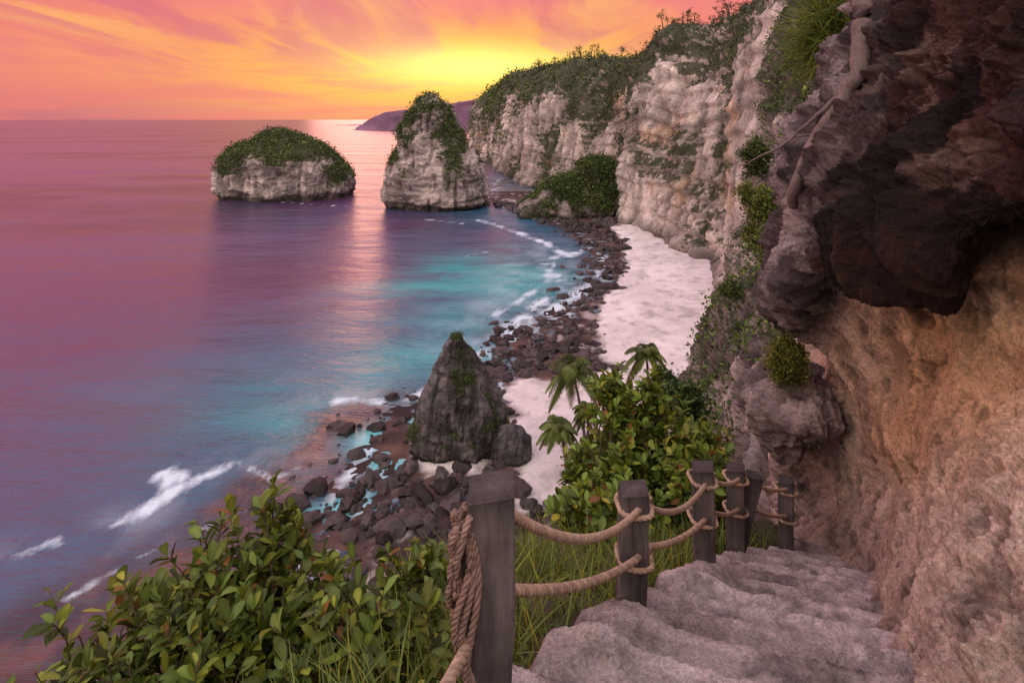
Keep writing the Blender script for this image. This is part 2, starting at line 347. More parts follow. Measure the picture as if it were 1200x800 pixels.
for pl,w_,st_ in [([(158,606),(185,588),(210,570),(240,558),(268,545)],1.7,1),([(200,552),(195,575),(180,592)],1.3,.9),([(110,628),(150,608),(170,598)],1.1,.9),([(30,648),(60,636),(80,632)],1.3,1),([(395,470),(425,468),(445,470)],1.8,.9),([(280,545),(320,560),(350,548)],1.0,.9),([(360,575),(400,560),(425,530)],.9,.9),([(180,560),(205,545),(215,560)],1.2,.9),([(330,600),(380,590),(410,560)],.9,.8),([(80,700),(140,665),(190,640)],.8,.75),([(230,620),(290,600)],.8,.75),([(290,655),(340,620),(370,600)],.8,.8),
    ([(704,300),(700,325),(680,345),(650,362),(620,378),(590,400)],4.5,1),([(690,290),(665,300),(640,285),(600,270),(560,258)],3.0,.95),([(650,300),(640,330),(610,350),(580,370)],3.0,.8),([(470,490),(440,520),(405,560),(380,590)],1.7,.85),([(500,257),(540,262)],2.0,.95),([(330,237),(410,242)],1.2,.85),([(575,440),(560,420),(600,380),(640,350)],3,.95),([(640,310),(660,330)],3,.8),([(545,300),(600,290)],1.5,.6),([(520,445),(480,470),(455,500)],1.6,.85)]:
    q=np.array([S(*a) for a in pl]); dd=segd(q,X,Y)+np.abs(fbm(wv*.35,4,111))*w_*.9; fo=np.maximum(fo,st_*np.exp(-(dd/w_)**2))
fo2=np.exp(-(np.maximum(ex,-2)/2.5)**2)*.68
fo=np.clip(np.maximum(fo,fo2),0,1)*(.35+.65*ss(-.4,.4,fbm(wv*.3,5,107,.65)))
gl=np.clip(np.exp(-np.maximum(ex,0)/22)*ss(-.05,.5,fbm(wv*np.array([.08,.1,1]),5,108,.6))*.25,0,1)
wide=np.zeros_like(X)
for pl,w_,k_ in [([(30,648),(110,628),(200,590),(268,545),(350,548),(400,520)],4,.45),([(380,470),(450,470)],4,.7),([(700,310),(650,362),(590,400)],10,1.2),([(640,290),(600,340),(560,400)],10,.8)]:
    q=np.array([S(*a) for a in pl]); wide=np.maximum(wide,k_*np.exp(-(segd(q,X,Y)/w_)**2))
gl=np.clip(gl*(1-.95*rf)+wide*.6*ss(-.25,.45,fbm(wv*.22,6,109,.68)),0,1)
V=np.stack([X,Y,X*0],-1)
m,nt=newmat('sea_water'); L=nt.links.new
out=N(nt,'ShaderNodeOutputMaterial'); b=N(nt,'ShaderNodeBsdfPrincipled'); L(b.outputs[0],out.inputs[0])
b.inputs['IOR'].default_value=1.42; b.inputs['Specular IOR Level'].default_value=.9
at=N(nt,'ShaderNodeAttribute',attribute_name='Col'); fa=N(nt,'ShaderNodeAttribute',attribute_name='foam'); ga=N(nt,'ShaderNodeAttribute',attribute_name='mist')
g=N(nt,'ShaderNodeNewGeometry')
fn=N(nt,'ShaderNodeTexNoise',i={'Scale':1.4,'Detail':6,'Roughness':.75,'Distortion':.8}); L(g.outputs['Position'],fn.inputs['Vector'])
fm=N(nt,'ShaderNodeMath',operation='MULTIPLY_ADD',i={1:1.7,2:-1.05}); L(fa.outputs['Fac'],fm.inputs[0])
fm2=N(nt,'ShaderNodeMath',operation='ADD'); L(fm.outputs[0],fm2.inputs[0]); L(fn.outputs[0],fm2.inputs[1])
mr=N(nt,'ShaderNodeMapRange',i={'From Min':-.1,'From Max':.75}); L(fm2.outputs[0],mr.inputs[0])
mg=N(nt,'ShaderNodeMath',operation='MULTIPLY',i={1:.55}); L(ga.outputs['Fac'],mg.inputs[0])
mxx=N(nt,'ShaderNodeMath',operation='MAXIMUM'); L(mr.outputs[0],mxx.inputs[0]); L(mg.outputs[0],mxx.inputs[1])
mc=N(nt,'ShaderNodeMix',data_type='RGBA'); L(mxx.outputs[0],mc.inputs[0]); L(at.outputs['Color'],mc.inputs[6]); mc.inputs[7].default_value=(.62,.78,.86,1)
L(mc.outputs[2],b.inputs['Base Color'])
rr=N(nt,'ShaderNodeMapRange',i={'To Min':.25,'To Max':.75}); L(mxx.outputs[0],rr.inputs[0]); L(rr.outputs[0],b.inputs['Roughness'])
w1=N(nt,'ShaderNodeTexNoise',i={'Scale':.11,'Detail':6,'Roughness':.68}); mp=N(nt,'ShaderNodeMapping'); mp.inputs['Scale'].default_value=(.5,1.5,1); mp.inputs['Rotation'].default_value=(0,0,.25); L(g.outputs['Position'],mp.inputs[0]); L(mp.outputs[0],w1.inputs['Vector'])
w2=N(nt,'ShaderNodeTexNoise',i={'Scale':.012,'Detail':4}); L(mp.outputs[0],w2.inputs['Vector'])
b1=N(nt,'ShaderNodeBump',i={'Strength':.8,'Distance':1.5}); L(w1.outputs[0],b1.inputs['Height'])
b2=N(nt,'ShaderNodeBump',i={'Strength':.8,'Distance':9}); L(w2.outputs[0],b2.inputs['Height']); L(b1.outputs[0],b2.inputs['Normal']); L(b2.outputs[0],b.inputs['Normal'])
mesh('sea',V,gfaces(*X.shape),m,c,extra={'foam':fo,'mist':gl})
bm=bmesh.new(); bmesh.ops.create_icosphere(bm,subdivisions=2,radius=1); bm.verts.ensure_lookup_table()
IV=np.array([v.co[:] for v in bm.verts]); IF=np.array([[v.index for v in f.verts] for f in bm.faces]); bm.free()
n0=66000; bx=rng.uniform(-48,90,n0); by=rng.uniform(38,300,n0); s,sa,w0=masks(bx[:,None],by[:,None]); s=s[:,0];sa=sa[:,0]
dens=np.where(sa<0,ss(-13,1,s)*(1-ss(28,50,s)*.4),.16*ss(4,0,np.abs(sa)))*(.25+.75*ss(-.3,.3,fbm(w0[:,0]*.12,3,119)))
dens=dens*np.where(by<120,1,.5)
keep=(rng.random(n0)<dens*.7)
bx=bx[keep];by=by[keep];s=s[keep]; nb=len(bx)
size=(.22+1.05*rng.random(nb)**4)*np.where(by>140,1.4,1.0)
O=np.stack([bx,by,-.06+.03*np.clip(s,0,60)+size*.12],-1)
Vb=IV[None]*(np.stack([size*(.8+.5*rng.random(nb)),size*(.8+.5*rng.random(nb)),size*(.5+.4*rng.random(nb))],-1))[:,None]
off=rng.random((nb,1,3))*100
Vb=Vb*(1+.6*vn(IV[None]*1.1+off)+.3*vn(IV[None]*2.6+off))[...,None]
a=rng.random(nb)*6.28; ca,sa_=np.cos(a)[:,None],np.sin(a)[:,None]
Vb=np.stack([Vb[...,0]*ca-Vb[...,1]*sa_,Vb[...,0]*sa_+Vb[...,1]*ca,Vb[...,2]],-1)+O[:,None]
cb=np.array([.050,.041,.041])*(.35+1.6*rng.random((nb,1)))
mesh('beach_boulders',Vb.reshape(-1,3),(IF[None]+(np.arange(nb)*len(IV))[:,None,None]).reshape(-1,3),M_boul,np.repeat(cb,len(IV),0),smooth=False)
# ---------- hillside near
def rail(y): return np.interp(y,[-3,-.5,1.75,3.1,4.1,5,5.6,7,9,14],[-2.2,-1.0,-.07,.67,1.4,2.0,2.76,4.2,6,9])
def ground(X,Y):
    z=-1.0-.56*Y-.5*np.maximum(0,-X-.5)-.1*np.maximum(X,0)
    ye=2.9+1.3*np.clip(X+1.6,0,4.2)
    e=np.maximum(0,Y-ye)+.6*np.maximum(0,-X-2.2)
    z=z-1.5*e*e/(e+1.5)
    return z
xs=np.concatenate([np.linspace(-40,-5,60),np.linspace(-4.9,7,240),np.linspace(7.2,45,60)]); ys=np.concatenate([np.linspace(-6,-.1,30),np.linspace(0,12,240),np.linspace(12.3,75,120)])
X,Y=np.meshgrid(xs,ys); z=ground(X,Y); wv=np.stack([X,Y,z],-1)
z=z+fbm(wv*1.2,5,120)*.12+fbm(wv*.2,4,121)*1.2*ss(6,14,np.hypot(X,Y))
z=z-.5*ss(-.05,.10,X-rail(Y))*(Y<12)
z=np.maximum(H+z,1.2)
c=mix(np.array([.05,.045,.03]),np.array([.14,.11,.09]),ss(-.3,.4,fbm(wv*.8,5,122)))
c=mix(c,np.array([.04,.06,.02]),ss(-.1,.3,fbm(wv*.5,4,123)+.15))
z=np.where(z<=1.21,z-3,z)
mesh('hillside_ground',np.stack([X,Y,z],-1),gfaces(*X.shape),M_hill,c)
# ---------- stair path
ny,nx=1100,220
yy=np.linspace(-1.2,8.5,ny); uu=np.linspace(0,1,nx)
Yg=np.repeat(yy[:,None],nx,1); Xg=rail(Yg)-.13+uu[None]*3.0
q=np.stack([Xg,Yg,Xg*0],-1)
sv=Yg+.22*Xg+fbm(q*.9,3,130)*.03+fbm(q*7,4,139,.6)*.016
T=.38; k=np.floor(sv/T); fr=sv/T-k
worn=.5+.5*vn(q*1.1,138)
zz=-1.0-.56*T*(k+ .02*fr+.98*ss(.93-.05*worn,1.0,fr))
zz+=fbm(q*2.2,4,131)*.014+fbm(q*8,6,132,.68)*.022-np.maximum(fbm(q*4,4,142,.6,True)-.45,0)*.05
edge=1-np.clip((Xg-rail(Yg)+.13+.10*fbm(q*4,4,133,.6))/.12,0,1)
zz-=edge**2*.45
zz+=.10*np.exp(-((Xg-rail(Yg)-.15)/.18)**2)*ss(-.1,.4,fbm(q*1.7,4,134,.6))
Gp=np.stack([Xg,Yg,H+zz],-1)
t=ss(-.4,.5,fbm(q*1.5,5,135,.6)); c=mix(np.array([.34,.285,.265]),np.array([.62,.54,.51]),t)
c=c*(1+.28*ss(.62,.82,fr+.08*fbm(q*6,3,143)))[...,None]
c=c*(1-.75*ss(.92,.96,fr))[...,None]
c=c*(1-.62*ss(.36,.0,fr+.12*fbm(q*5,4,141)))[...,None]  # dirt and occlusion shade painted dark where each tread starts below its riser
c=c*(1-.45*ss(.0,.4,fbm(q*6,6,136,.7)))[...,None]
c=mix(c,np.array([.10,.078,.055]),ss(.1,.45,fbm(q*2.2,5,137,.6))*.5)
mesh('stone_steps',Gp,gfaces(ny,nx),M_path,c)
# ---------- near rock wall
C1=[(1088,-160,7.5),(1015,0,6.6),(972,100,6.2),(936,195,6),(930,290,5.8),(934,370,6.1),(966,425,6.6),(905,515,7.4),(903,590,7.2),(928,642,6.3),(935,740,6.1),(940,900,6)]
C2=[(1150,-160,5),(1070,0,4.6),(1038,100,4.5),(997,195,4.5),(980,285,4.4),(996,345,4.9),(1013,440,5.3),(980,520,6.3),(972,590,6.4),(975,650,5.5),(985,750,5.2),(990,900,5)]
C3=[(1250,-160,3.4),(1140,0,3.2),(1115,100,3.1),(1085,195,3.1),(1070,285,3.1),(1080,345,3.7),(1085,430,4.0),(1055,515,4.3),(1062,585,4.2),(1015,690,4.15),(1038,790,2.8),(1045,950,2.3)]
C4=[(1400,-160,2.4),(1250,0,2.2),(1230,100,2.1),(1215,190,2.15),(1200,250,2.2),(1190,305,2.6),(1180,420,2.8),(1150,515,2.9),(1130,600,2.85),(1100,700,2.75),(1085,800,2.4),(1080,950,2)]
C5=[(1800,-160,1.5),(1600,0,1.4),(1560,100,1.4),(1500,190,1.45),(1450,250,1.5),(1400,310,1.7),(1350,420,1.85),(1300,515,1.9),(1260,600,1.9),(1220,700,1.8),(1180,800,1.7),(1150,950,1.5)]
cols=[np.array([P(*a) for a in Cx]) for Cx in (C1,C2,C3,C4,C5)]
cols=[cols[0]+np.array([4,7,0]),cols[0]+np.array([1.6,2.2,0])]+cols+[cols[-1]+np.array([.9,-2.0,0])]
NRW,NCW=640,700
G=cat(cat(np.stack(cols,1),NRW,0),NCW,1)
n=normals(G)
if n[NRW//2,NCW//2,0]>0: n=-n
vr=np.linspace(0,11,NRW)[:,None]; p=G
cu=np.linspace(0,7,NCW)[None]
wob=fbm(p*1.1,4,149)*.5
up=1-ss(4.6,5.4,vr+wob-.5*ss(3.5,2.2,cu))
rg=fbm(p*1.5,7,151,.58,True); rg2=fbm(p*np.array([3.2,3.2,1.8]),6,156,.62,True)
d1=fbm(p*.9,5,150,.55)*.24+(rg-.2)*.26+(rg2-.2)*.12-np.maximum(fbm(p*1.1,5,157,.55,True)-.45,0)*.45
pit=np.maximum(fbm(p*5.5,4,159,.6)-.12,0)
d2=fbm(p*.7,4,152)*.14+fbm(p*2.5,6,153,.64)*.12+fbm(p*12,4,155,.65)*.028-np.maximum(fbm(p*2,5,158,.55,True)-.5,0)*.14-pit*.10
lip=np.exp(-((vr+wob-4.45)/.5)**2)*.12
sc_=np.clip(p[...,1]/3.2,.55,1.25)
G=G+n*((d1*up*sc_+d2*(1-up)+lip*sc_))[...,None]
tt=ss(-.3,.4,fbm(p*1.6,7,160,.65))
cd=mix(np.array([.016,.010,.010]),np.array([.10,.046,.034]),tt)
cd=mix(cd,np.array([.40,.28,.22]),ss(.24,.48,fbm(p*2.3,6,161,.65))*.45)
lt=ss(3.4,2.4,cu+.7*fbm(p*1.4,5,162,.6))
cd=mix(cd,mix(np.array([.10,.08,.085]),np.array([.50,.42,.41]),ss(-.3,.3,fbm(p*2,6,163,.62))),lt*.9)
cd=cd*(1-.5*ss(.1,-.3,rg))[...,None]
co=mix(np.array([.66,.40,.21]),np.array([.90,.64,.40]),ss(-.35,.35,fbm(p*1.0,6,164,.62)))
cp=mix(np.array([.56,.43,.36]),np.array([.86,.71,.60]),ss(-.3,.3,fbm(p*1.8,6,165,.65)))
low=np.clip(ss(6.2,8.6,vr+wob)+ss(4.2,3.0,cu)*.8,0,1)
co=mix(co,cp,low*.85)
stn=ss(.12,.42,fbm(p*np.array([3,3,1.0]),6,166,.62))*ss(6.5,5.2,vr); co=co*(1-.6*stn)[...,None]
co=co*(1-.35*ss(.1,.5,fbm(p*5,6,167,.68)))[...,None]
co=co*(1-.5*ss(.0,.25,pit))[...,None]
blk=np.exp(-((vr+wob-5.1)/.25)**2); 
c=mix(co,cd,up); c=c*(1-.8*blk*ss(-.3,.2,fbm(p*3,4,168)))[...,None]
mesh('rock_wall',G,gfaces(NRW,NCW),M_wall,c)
stack('rock_outcrop',[(512,900,945),(498,890,965),(482,888,978),(466,893,990),(452,903,995),(442,920,990)],6.5,1.2,M_wall,1.5,lambda G,zf,n:n[...,2]*0-1,.1,0,cA=(.60,.50,.47),cB=(.13,.105,.11),sc=.06,seed=90,strata=.3,nz=130,na=220,drop=.12,rb=.2,tide=1)
# ---------- buttress
B1=[(985,-120,46),(938,0,42),(915,90,38),(896,180,34),(876,260,30),(858,330,27),(832,400,25),(814,490,24),(808,570,23),(800,760,20)]
B2=[(1015,-120,34),(968,0,32),(940,90,28),(918,180,25),(905,260,22),(888,330,20),(870,400,18),(852,490,17),(850,570,16),(850,760,14)]
B3=[(1085,-120,25),(1015,0,22),(985,90,19),(968,180,17),(955,260,15),(942,330,14),(932,400,13),(922,490,12),(915,570,11),(915,760,10)]
B4=[(1300,-120,16),(1200,0,14),(1150,90,13),(1120,180,12),(1100,260,11.5),(1080,330,11),(1060,400,10.5),(1040,490,10),(1020,570,9.5),(1010,760,9)]
cols=[np.array([P(*a) for a in Cx]) for Cx in (B1,B2,B3,B4)]
cols=[cols[0]+np.array([40,26,0]),cols[0]+np.array([12,6,0])]+cols
G=cat(cat(np.stack(cols,1),460,0),460,1); n=normals(G)
if n[200,250,0]>0: n=-n
p=G
ck=fbm(p*np.array([.5,.5,.16]),6,181,.58,True)
d1=fbm(p*.13,5,180)*1.0+(fbm(p*.3,6,185,.58,True)-.2)*.9-np.maximum(ck-.2,0)*.9+vn(np.stack([p[...,0]*.1,p[...,1]*.1,p[...,2]*1.1],-1),182)*.18+fbm(p*1.8,4,183,.6)*.14
G=G+n*d1[...,None]; n=normals(G)
if n[200,250,0]>0: n=-n
c=mix(np.array([.22,.185,.18]),np.array([.72,.63,.58]),np.clip(.6+1.2*fbm(p*np.array([.4,.4,.6]),6,184,.65),0,1))
c=c*(1-.55*ss(.15,.5,ck))[...,None]
vr=np.linspace(0,1,460)[:,None]
vm=fbm(p*.16,5,190,.6)*1.0+n[...,2]*.7+.26-1.0*vr
c=mix(c,np.array([.04,.055,.02]),ss(-.05,.1,vm)*.85)
butt=mesh('cliff_buttress',G,gfaces(460,460),M_butt,c)
area=np.linalg.norm(np.cross(np.gradient(G,axis=0),np.gradient(G,axis=1)),axis=-1)
w=(area*ss(-.02,.12,vm)/np.clip(G[...,1]/25,.4,5)**1.5).ravel(); idx=rng.choice(len(w),9000,p=w/w.sum())
f=foliage('foliage',G.reshape(-1,3)[idx],n.reshape(-1,3)[idx],.14,clump=6,base=(.07,.12,.028)); f.parent=butt
# ---------- bushes / shrubs
def tube(pts,rad,k=6):
    pts=np.asarray(pts,float); m_=len(pts); T_=unit(np.gradient(pts,axis=0)); U=unit(np.cross(T_,np.array([.13,.21,.97]))); W=np.cross(T_,U)
    a=np.linspace(0,2*np.pi,k,endpoint=False); r_=np.asarray(rad)*np.ones(m_)
    V=pts[:,None]+r_[:,None,None]*(U[:,None]*np.cos(a)[None,:,None]+W[:,None]*np.sin(a)[None,:,None])
    return V.reshape(-1,3),gfaces(m_,k,True)
class Acc:
    def __init__(s): s.V=[];s.F=[];s.C=[];s.o=0
    def add(s,V,F_,c): 
        s.V.append(V);s.F.append(F_+s.o);s.o+=len(V);s.C.append(np.broadcast_to(np.asarray(c),(len(V),3)))
    def make(s,name,mat,parent=None,smooth=True): return mesh(name,np.concatenate(s.V),np.concatenate(s.F),mat,np.concatenate(s.C),smooth,parent)
def shrub(name,bases,ends,leaf,nl,base=(.07,.12,.025),yell=.2,stem=.006,extra_twigs=3,tw=.12,lup=.5):
    root=empty(name); st_=Acc(); LO=[];LD=[];LU=[]
    for e in ends:
        b_=bases[np.argmin(np.linalg.norm(bases-e,axis=1)+rng.random(len(bases))*.3)]
        mid=(b_+e)/2+rng.normal(size=3)*.08*np.linalg.norm(e-b_)+np.array([0,0,-.04])
        t_=np.linspace(0,1,7)[:,None]; cu_=(1-t_)**2*b_+2*t_*(1-t_)*mid+t_**2*e
        V,F_=tube(cu_,np.linspace(stem*1.6,stem*.5,7),5); st_.add(V,F_,(.10,.075,.05))
        tips=[(e,unit(e-mid))]
        for k in range(extra_twigs):
            s0=cu_[rng.integers(3,7)]; dr=unit(unit(e-mid)+rng.normal(size=3)*.8+np.array([0,0,.2])); tp=s0+dr*tw*(.5+rng.random())
            V,F_=tube(np.linspace(s0,tp,3),[stem*.6,stem*.5,stem*.3],4); st_.add(V,F_,(.11,.09,.05)); tips.append((tp,dr))
        for tp,dr in tips:
            m_=int(nl*(.6+.8*rng.random()))
            back_=rng.random(m_)*leaf*1.1
            rad=rdir(m_); rad=unit(rad-(rad@dr)[:,None]*dr)
            ld=unit(rad*1.0+dr*(.35+.7*rng.random((m_,1)))+np.array([0,0,lup-.3])*.5)
            LO.append(tp-dr*back_[:,None]); LD.append(ld); LU.append(unit(dr+np.array([0,0,.9])+rng.normal(size=(m_,3))*.25))
    LO=np.concatenate(LO);LD=np.concatenate(LD);LU=np.concatenate(LU); n_=len(LO)
    sc=leaf*(.40+.8*rng.random(n_)); V,F_=inst(LEAF,LEAFT,LO,frame(LD,LU),np.stack([sc*(.8+.3*rng.random(n_)),sc,sc*(.5+1.8*rng.random(n_))],-1))
    cc=vegcols(n_,base,.4,yell); cc=np.repeat(cc,len(LEAF),0).reshape(n_,len(LEAF),3)
    cc=cc*np.array([1,.85,1.25,.85,.85,1.2,.85,.9,1.1,.9,.9])[None,:,None]
    brown=rng.random(n_)<.04; cc[brown]=np.array([.25,.12,.035])
    mesh('leaves',V,F_,M_leaf,cc.reshape(-1,3),True,root); st_.make('stems',M_bark,root)
    return root
def ell(cen,rad,n_,shell=.55):
    v=rdir(n_); r_=shell+(1-shell)*rng.random((n_,1)); return np.asarray(cen)+v*r_*np.asarray(rad)
def gz(x,y): return H+ground(np.array(x,float),np.array(y,float))
def basep(px,d,n_,sp=.25):
    x=(px-600)/F*d+rng.normal(size=n_)*sp; y=d+rng.normal(size=n_)*sp; return np.stack([x,y,gz(x,y)],-1)
ends=np.concatenate([ell(P(235,740,2.1),(.42,.35,.17),48,.2),ell(P(330,705,2.3),(.3,.3,.18),34,.2),ell(P(420,765,2.1),(.35,.3,.17),34,.2),ell(P(110,805,2.0),(.35,.3,.10),26,.2),ell(P(335,610,2.5),(.10,.15,.24),10,.1),ell(P(480,680,2.7),(.26,.2,.16),14,.2),ell(P(250,665,2.3),(.25,.2,.1),8,.1)])
bs=np.concatenate([basep(250,2.2,6),basep(380,2.3,6),basep(120,2.1,4)])
shrub('leafy_shrub',bs,ends,.075,9,base=(.11,.17,.034),yell=.55,extra_twigs=3)
ends=np.concatenate([ell(P(752,510,7),(.66,.6,.46),52),ell(P(715,560,6.4),(.5,.5,.35),40),ell(P(800,545,6.6),(.5,.5,.32),40),ell(P(722,462,7.2),(.26,.25,.24),20,.1),ell(P(765,455,7.2),(.2,.25,.16),10,.1),ell(P(815,565,6),(.3,.3,.2),18),ell(P(700,605,5.6),(.40,.35,.22),24),ell(P(830,520,6.8),(.15,.2,.14),8,.1)])
bs=np.concatenate([basep(740,7,5),basep(700,6.2,5),basep(800,6.2,5)])
shrub('sea_lettuce_shrub',bs,ends,.135,11,base=(.15,.24,.04),yell=.5,stem=.012,extra_twigs=4,tw=.25)
def bush(name,cen,rad,n_,size,base,yell=.3,lobes=9):
    cs=ell(cen,np.array(rad)*.7,lobes,.3); pts=np.concatenate([ell(c_,np.array(rad)*(.3+.25*rng.random()),n_//lobes,.2) for c_ in cs])
    return foliage(name,pts,unit(pts-np.asarray(cen)),size,M_leaf,4,1.0,base,yell=yell)
bush('dark_bush',P(795,465,14),(.75,.8,.85),1500,.11,(.04,.08,.02))
bush('dark_bush',P(705,545,12),(.9,.8,.8),1300,.11,(.045,.08,.02))
bush('cliff_bush',P(924,420,6.1),(.27,.28,.33),3000,.028,(.14,.18,.04),.5,lobes=14)
bush('cliff_bush',P(888,248,16),(.65,.8,1.0),2200,.08,(.12,.17,.035),.4)
bush('cliff_bush',P(855,338,20),(.35,.5,.3),500,.08,(.07,.11,.03),.4)
bush('cliff_bush',P(884,185,24),(.6,.7,.9),900,.12,(.07,.11,.03),.4)
bush('cliff_bush',P(903,285,12.5),(.35,.5,.5),1000,.06,(.10,.15,.035),.4)
pp=np.stack([rng.uniform(-3.5,4.5,9000),rng.uniform(1.2,9.5,9000)],-1); pp=pp[pp[:,0]<rail(pp[:,1])-.12]
pts=np.stack([pp[:,0],pp[:,1],gz(pp[:,0],pp[:,1])+.06*rng.random(len(pp))],-1)
foliage('ground_cover',pts,np.tile([0,0,1.],(len(pts),1)),.035,M_leaf,4,1.6,(.07,.11,.025))
BL=[];k=6
for j in range(k):
    t_=j/(k-1); w_=.5*(1-t_)**.7*.026+.001; BL+=[[-w_,t_*(1-.25*t_),.45*t_*t_],[w_,t_*(1-.25*t_),.45*t_*t_]]
BL=np.array(BL); BF=np.array([[2*j,2*j+1,2*j+3,2*j+2] for j in range(k-1)])
def grass(name,xy,h,base=(.14,.20,.045)):
    n_=len(xy); O=np.stack([xy[:,0],xy[:,1],gz(xy[:,0],xy[:,1])-.02],-1)
    D=unit(np.array([0,0,1])+rng.normal(size=(n_,3))*.28); U=unit(rng.normal(size=(n_,3))*np.array([1,1,.1])+np.array([-.3,.1,0]))
    V,F_=inst(BL,BF,O,frame(D,U),h*(.4+rng.random(n_)))
    return mesh(name,V,F_,M_grass,np.repeat(vegcols(n_,base,.35,.5),len(BL),0),True)
gx=rng.uniform(-1.6,2.6,24000); gy=rng.uniform(1.3,6.8,24000)
kk=(gx<rail(gy)-.10)&(gx>rail(gy)-1.5)&(rng.random(24000)<ss(-.35,.25,vn(np.stack([gx,gy,gx*0],-1)*1.6,5))+.3)
grass('grass',np.stack([gx[kk],gy[kk]],-1),.33)
n_=1600; q=ell(P(975,40,8.2),(.35,.5,.7),n_,.1); D=unit(rng.normal(size=(n_,3))*.35+np.array([-.5,-.2,-.25])); V,F_=inst(BL,BF,q,frame(D,rdir(n_)),.7*(.4+rng.random(n_)))
mesh('hanging_grass',V,F_,M_grass,np.repeat(vegcols(n_,(.12,.17,.035),.4,.5),len(BL),0))
rt=Acc()
for pl,r0,r1 in [([(1014,-20,5.3),(1007,60,5.1),(987,120,5.0),(957,165,5.05),(937,205,5.1),(930,240,5.3)],.085,.045),([(985,115,5.05),(965,130,5.0),(940,150,5.1),(905,178,5.3),(872,196,5.6)],.022,.006),([(960,160,5.1),(930,160,5.3),(898,158,5.7)],.014,.005)]:
    cc=cat(np.array([P(*a) for a in pl]),60); cc+=np.stack([fbm(cc*2+i,4) for i in (0,9,20)],-1)*.09
    V,F_=tube(cc,np.linspace(r0,r1,60)*(1+.35*fbm(cc*5,3)),12); rt.add(V,F_,(.19,.145,.135))
rt.make('hanging_root',M_bark)
# ---------- palms
def palm(name,cpx,cpy,d,h,R0):
    root=empty(name); top_=P(cpx,cpy,d); b_=top_+np.array([rng.normal()*.6+.8,rng.normal()*.5,-h])
    t_=np.linspace(0,1,14)[:,None]; tr=b_*(1-t_)+top_*t_+np.array([.5,0,0])*(t_*(1-t_))*2
    V,F_=tube(tr,np.linspace(.24,.13,14)*(1+.08*np.sin(np.arange(14)*9)),8); a_=Acc(); a_.add(V,F_,(.16,.13,.11)); a_.make('trunk',M_bark,root)
    fr_=Acc(); lf=np.array([[-.06,0,0],[.06,0,0],[.04,.6,-.05],[-.04,.6,-.05],[0,1,-.2]]); lff=np.array([[0,1,2],[0,2,3],[3,2,4]])
    stm=Acc()
    for i in range(28):
        az=i*2.4+rng.normal()*.2; el=1.05-1.6*(i/28)+rng.normal()*.1; L0=R0*(.85+.3*rng.random())
        t=np.linspace(0,1,22); hor=np.array([math.cos(az),math.sin(az),0]); 
        pth=top_+np.outer(t*L0*math.cos(el)*(1-.12*t),hor)+np.outer(t*L0*math.sin(el)-.7*L0*t**2.1,[0,0,1])
        V,F_=tube(pth,np.linspace(.04,.01,22),4); stm.add(V,F_,(.14,.16,.06))
        T_=unit(np.gradient(pth,axis=0)); side=np.cross(T_,[0,0,1.]); side=unit(side)
        col=np.array([.12,.16,.04])*(.5+1.1*rng.random()) if i<23 else np.array([.20,.14,.07])
        for sg in (-1,1):
            for rep in (0,.5):
                Oo=pth[2:]-rep*np.gradient(pth,axis=0)[2:]; D=unit(side[2:]*sg+T_[2:]*.55+np.array([0,0,-.45])+rng.normal(size=(20,3))*.08)
                ln=L0*.30*np.sin(np.pi*(.12+.85*t[2:]))**.6
                V,F_=inst(lf,lff,Oo,frame(D,np.tile([0,0,1.],(20,1))),np.stack([np.full(20,1.4),ln,ln*.6],-1)); fr_.add(V,F_,col)
    fr_.make('fronds',M_leaf,root,False); stm.make('ribs',M_bark,root)
palm('palm_tree',670,430,70,11,4.2)
palm('palm_tree',757,412,78,9,3.6)
palm('palm_tree',655,498,60,9,2.6)
palm('palm_tree',688,478,66,7,2.2)
q=np.stack([rng.uniform(6,30,900),rng.uniform(48,82,900)],-1); q=q[(q[:,0]>.20*q[:,1]-3)]
foliage('coastal_scrub',np.stack([q[:,0],q[:,1],1.5+1.6*rng.random(len(q))+.05*(85-q[:,1])],-1),np.tile([0,0,1.],(len(q),1)),.4,M_far,8,1.3,(.055,.09,.025))
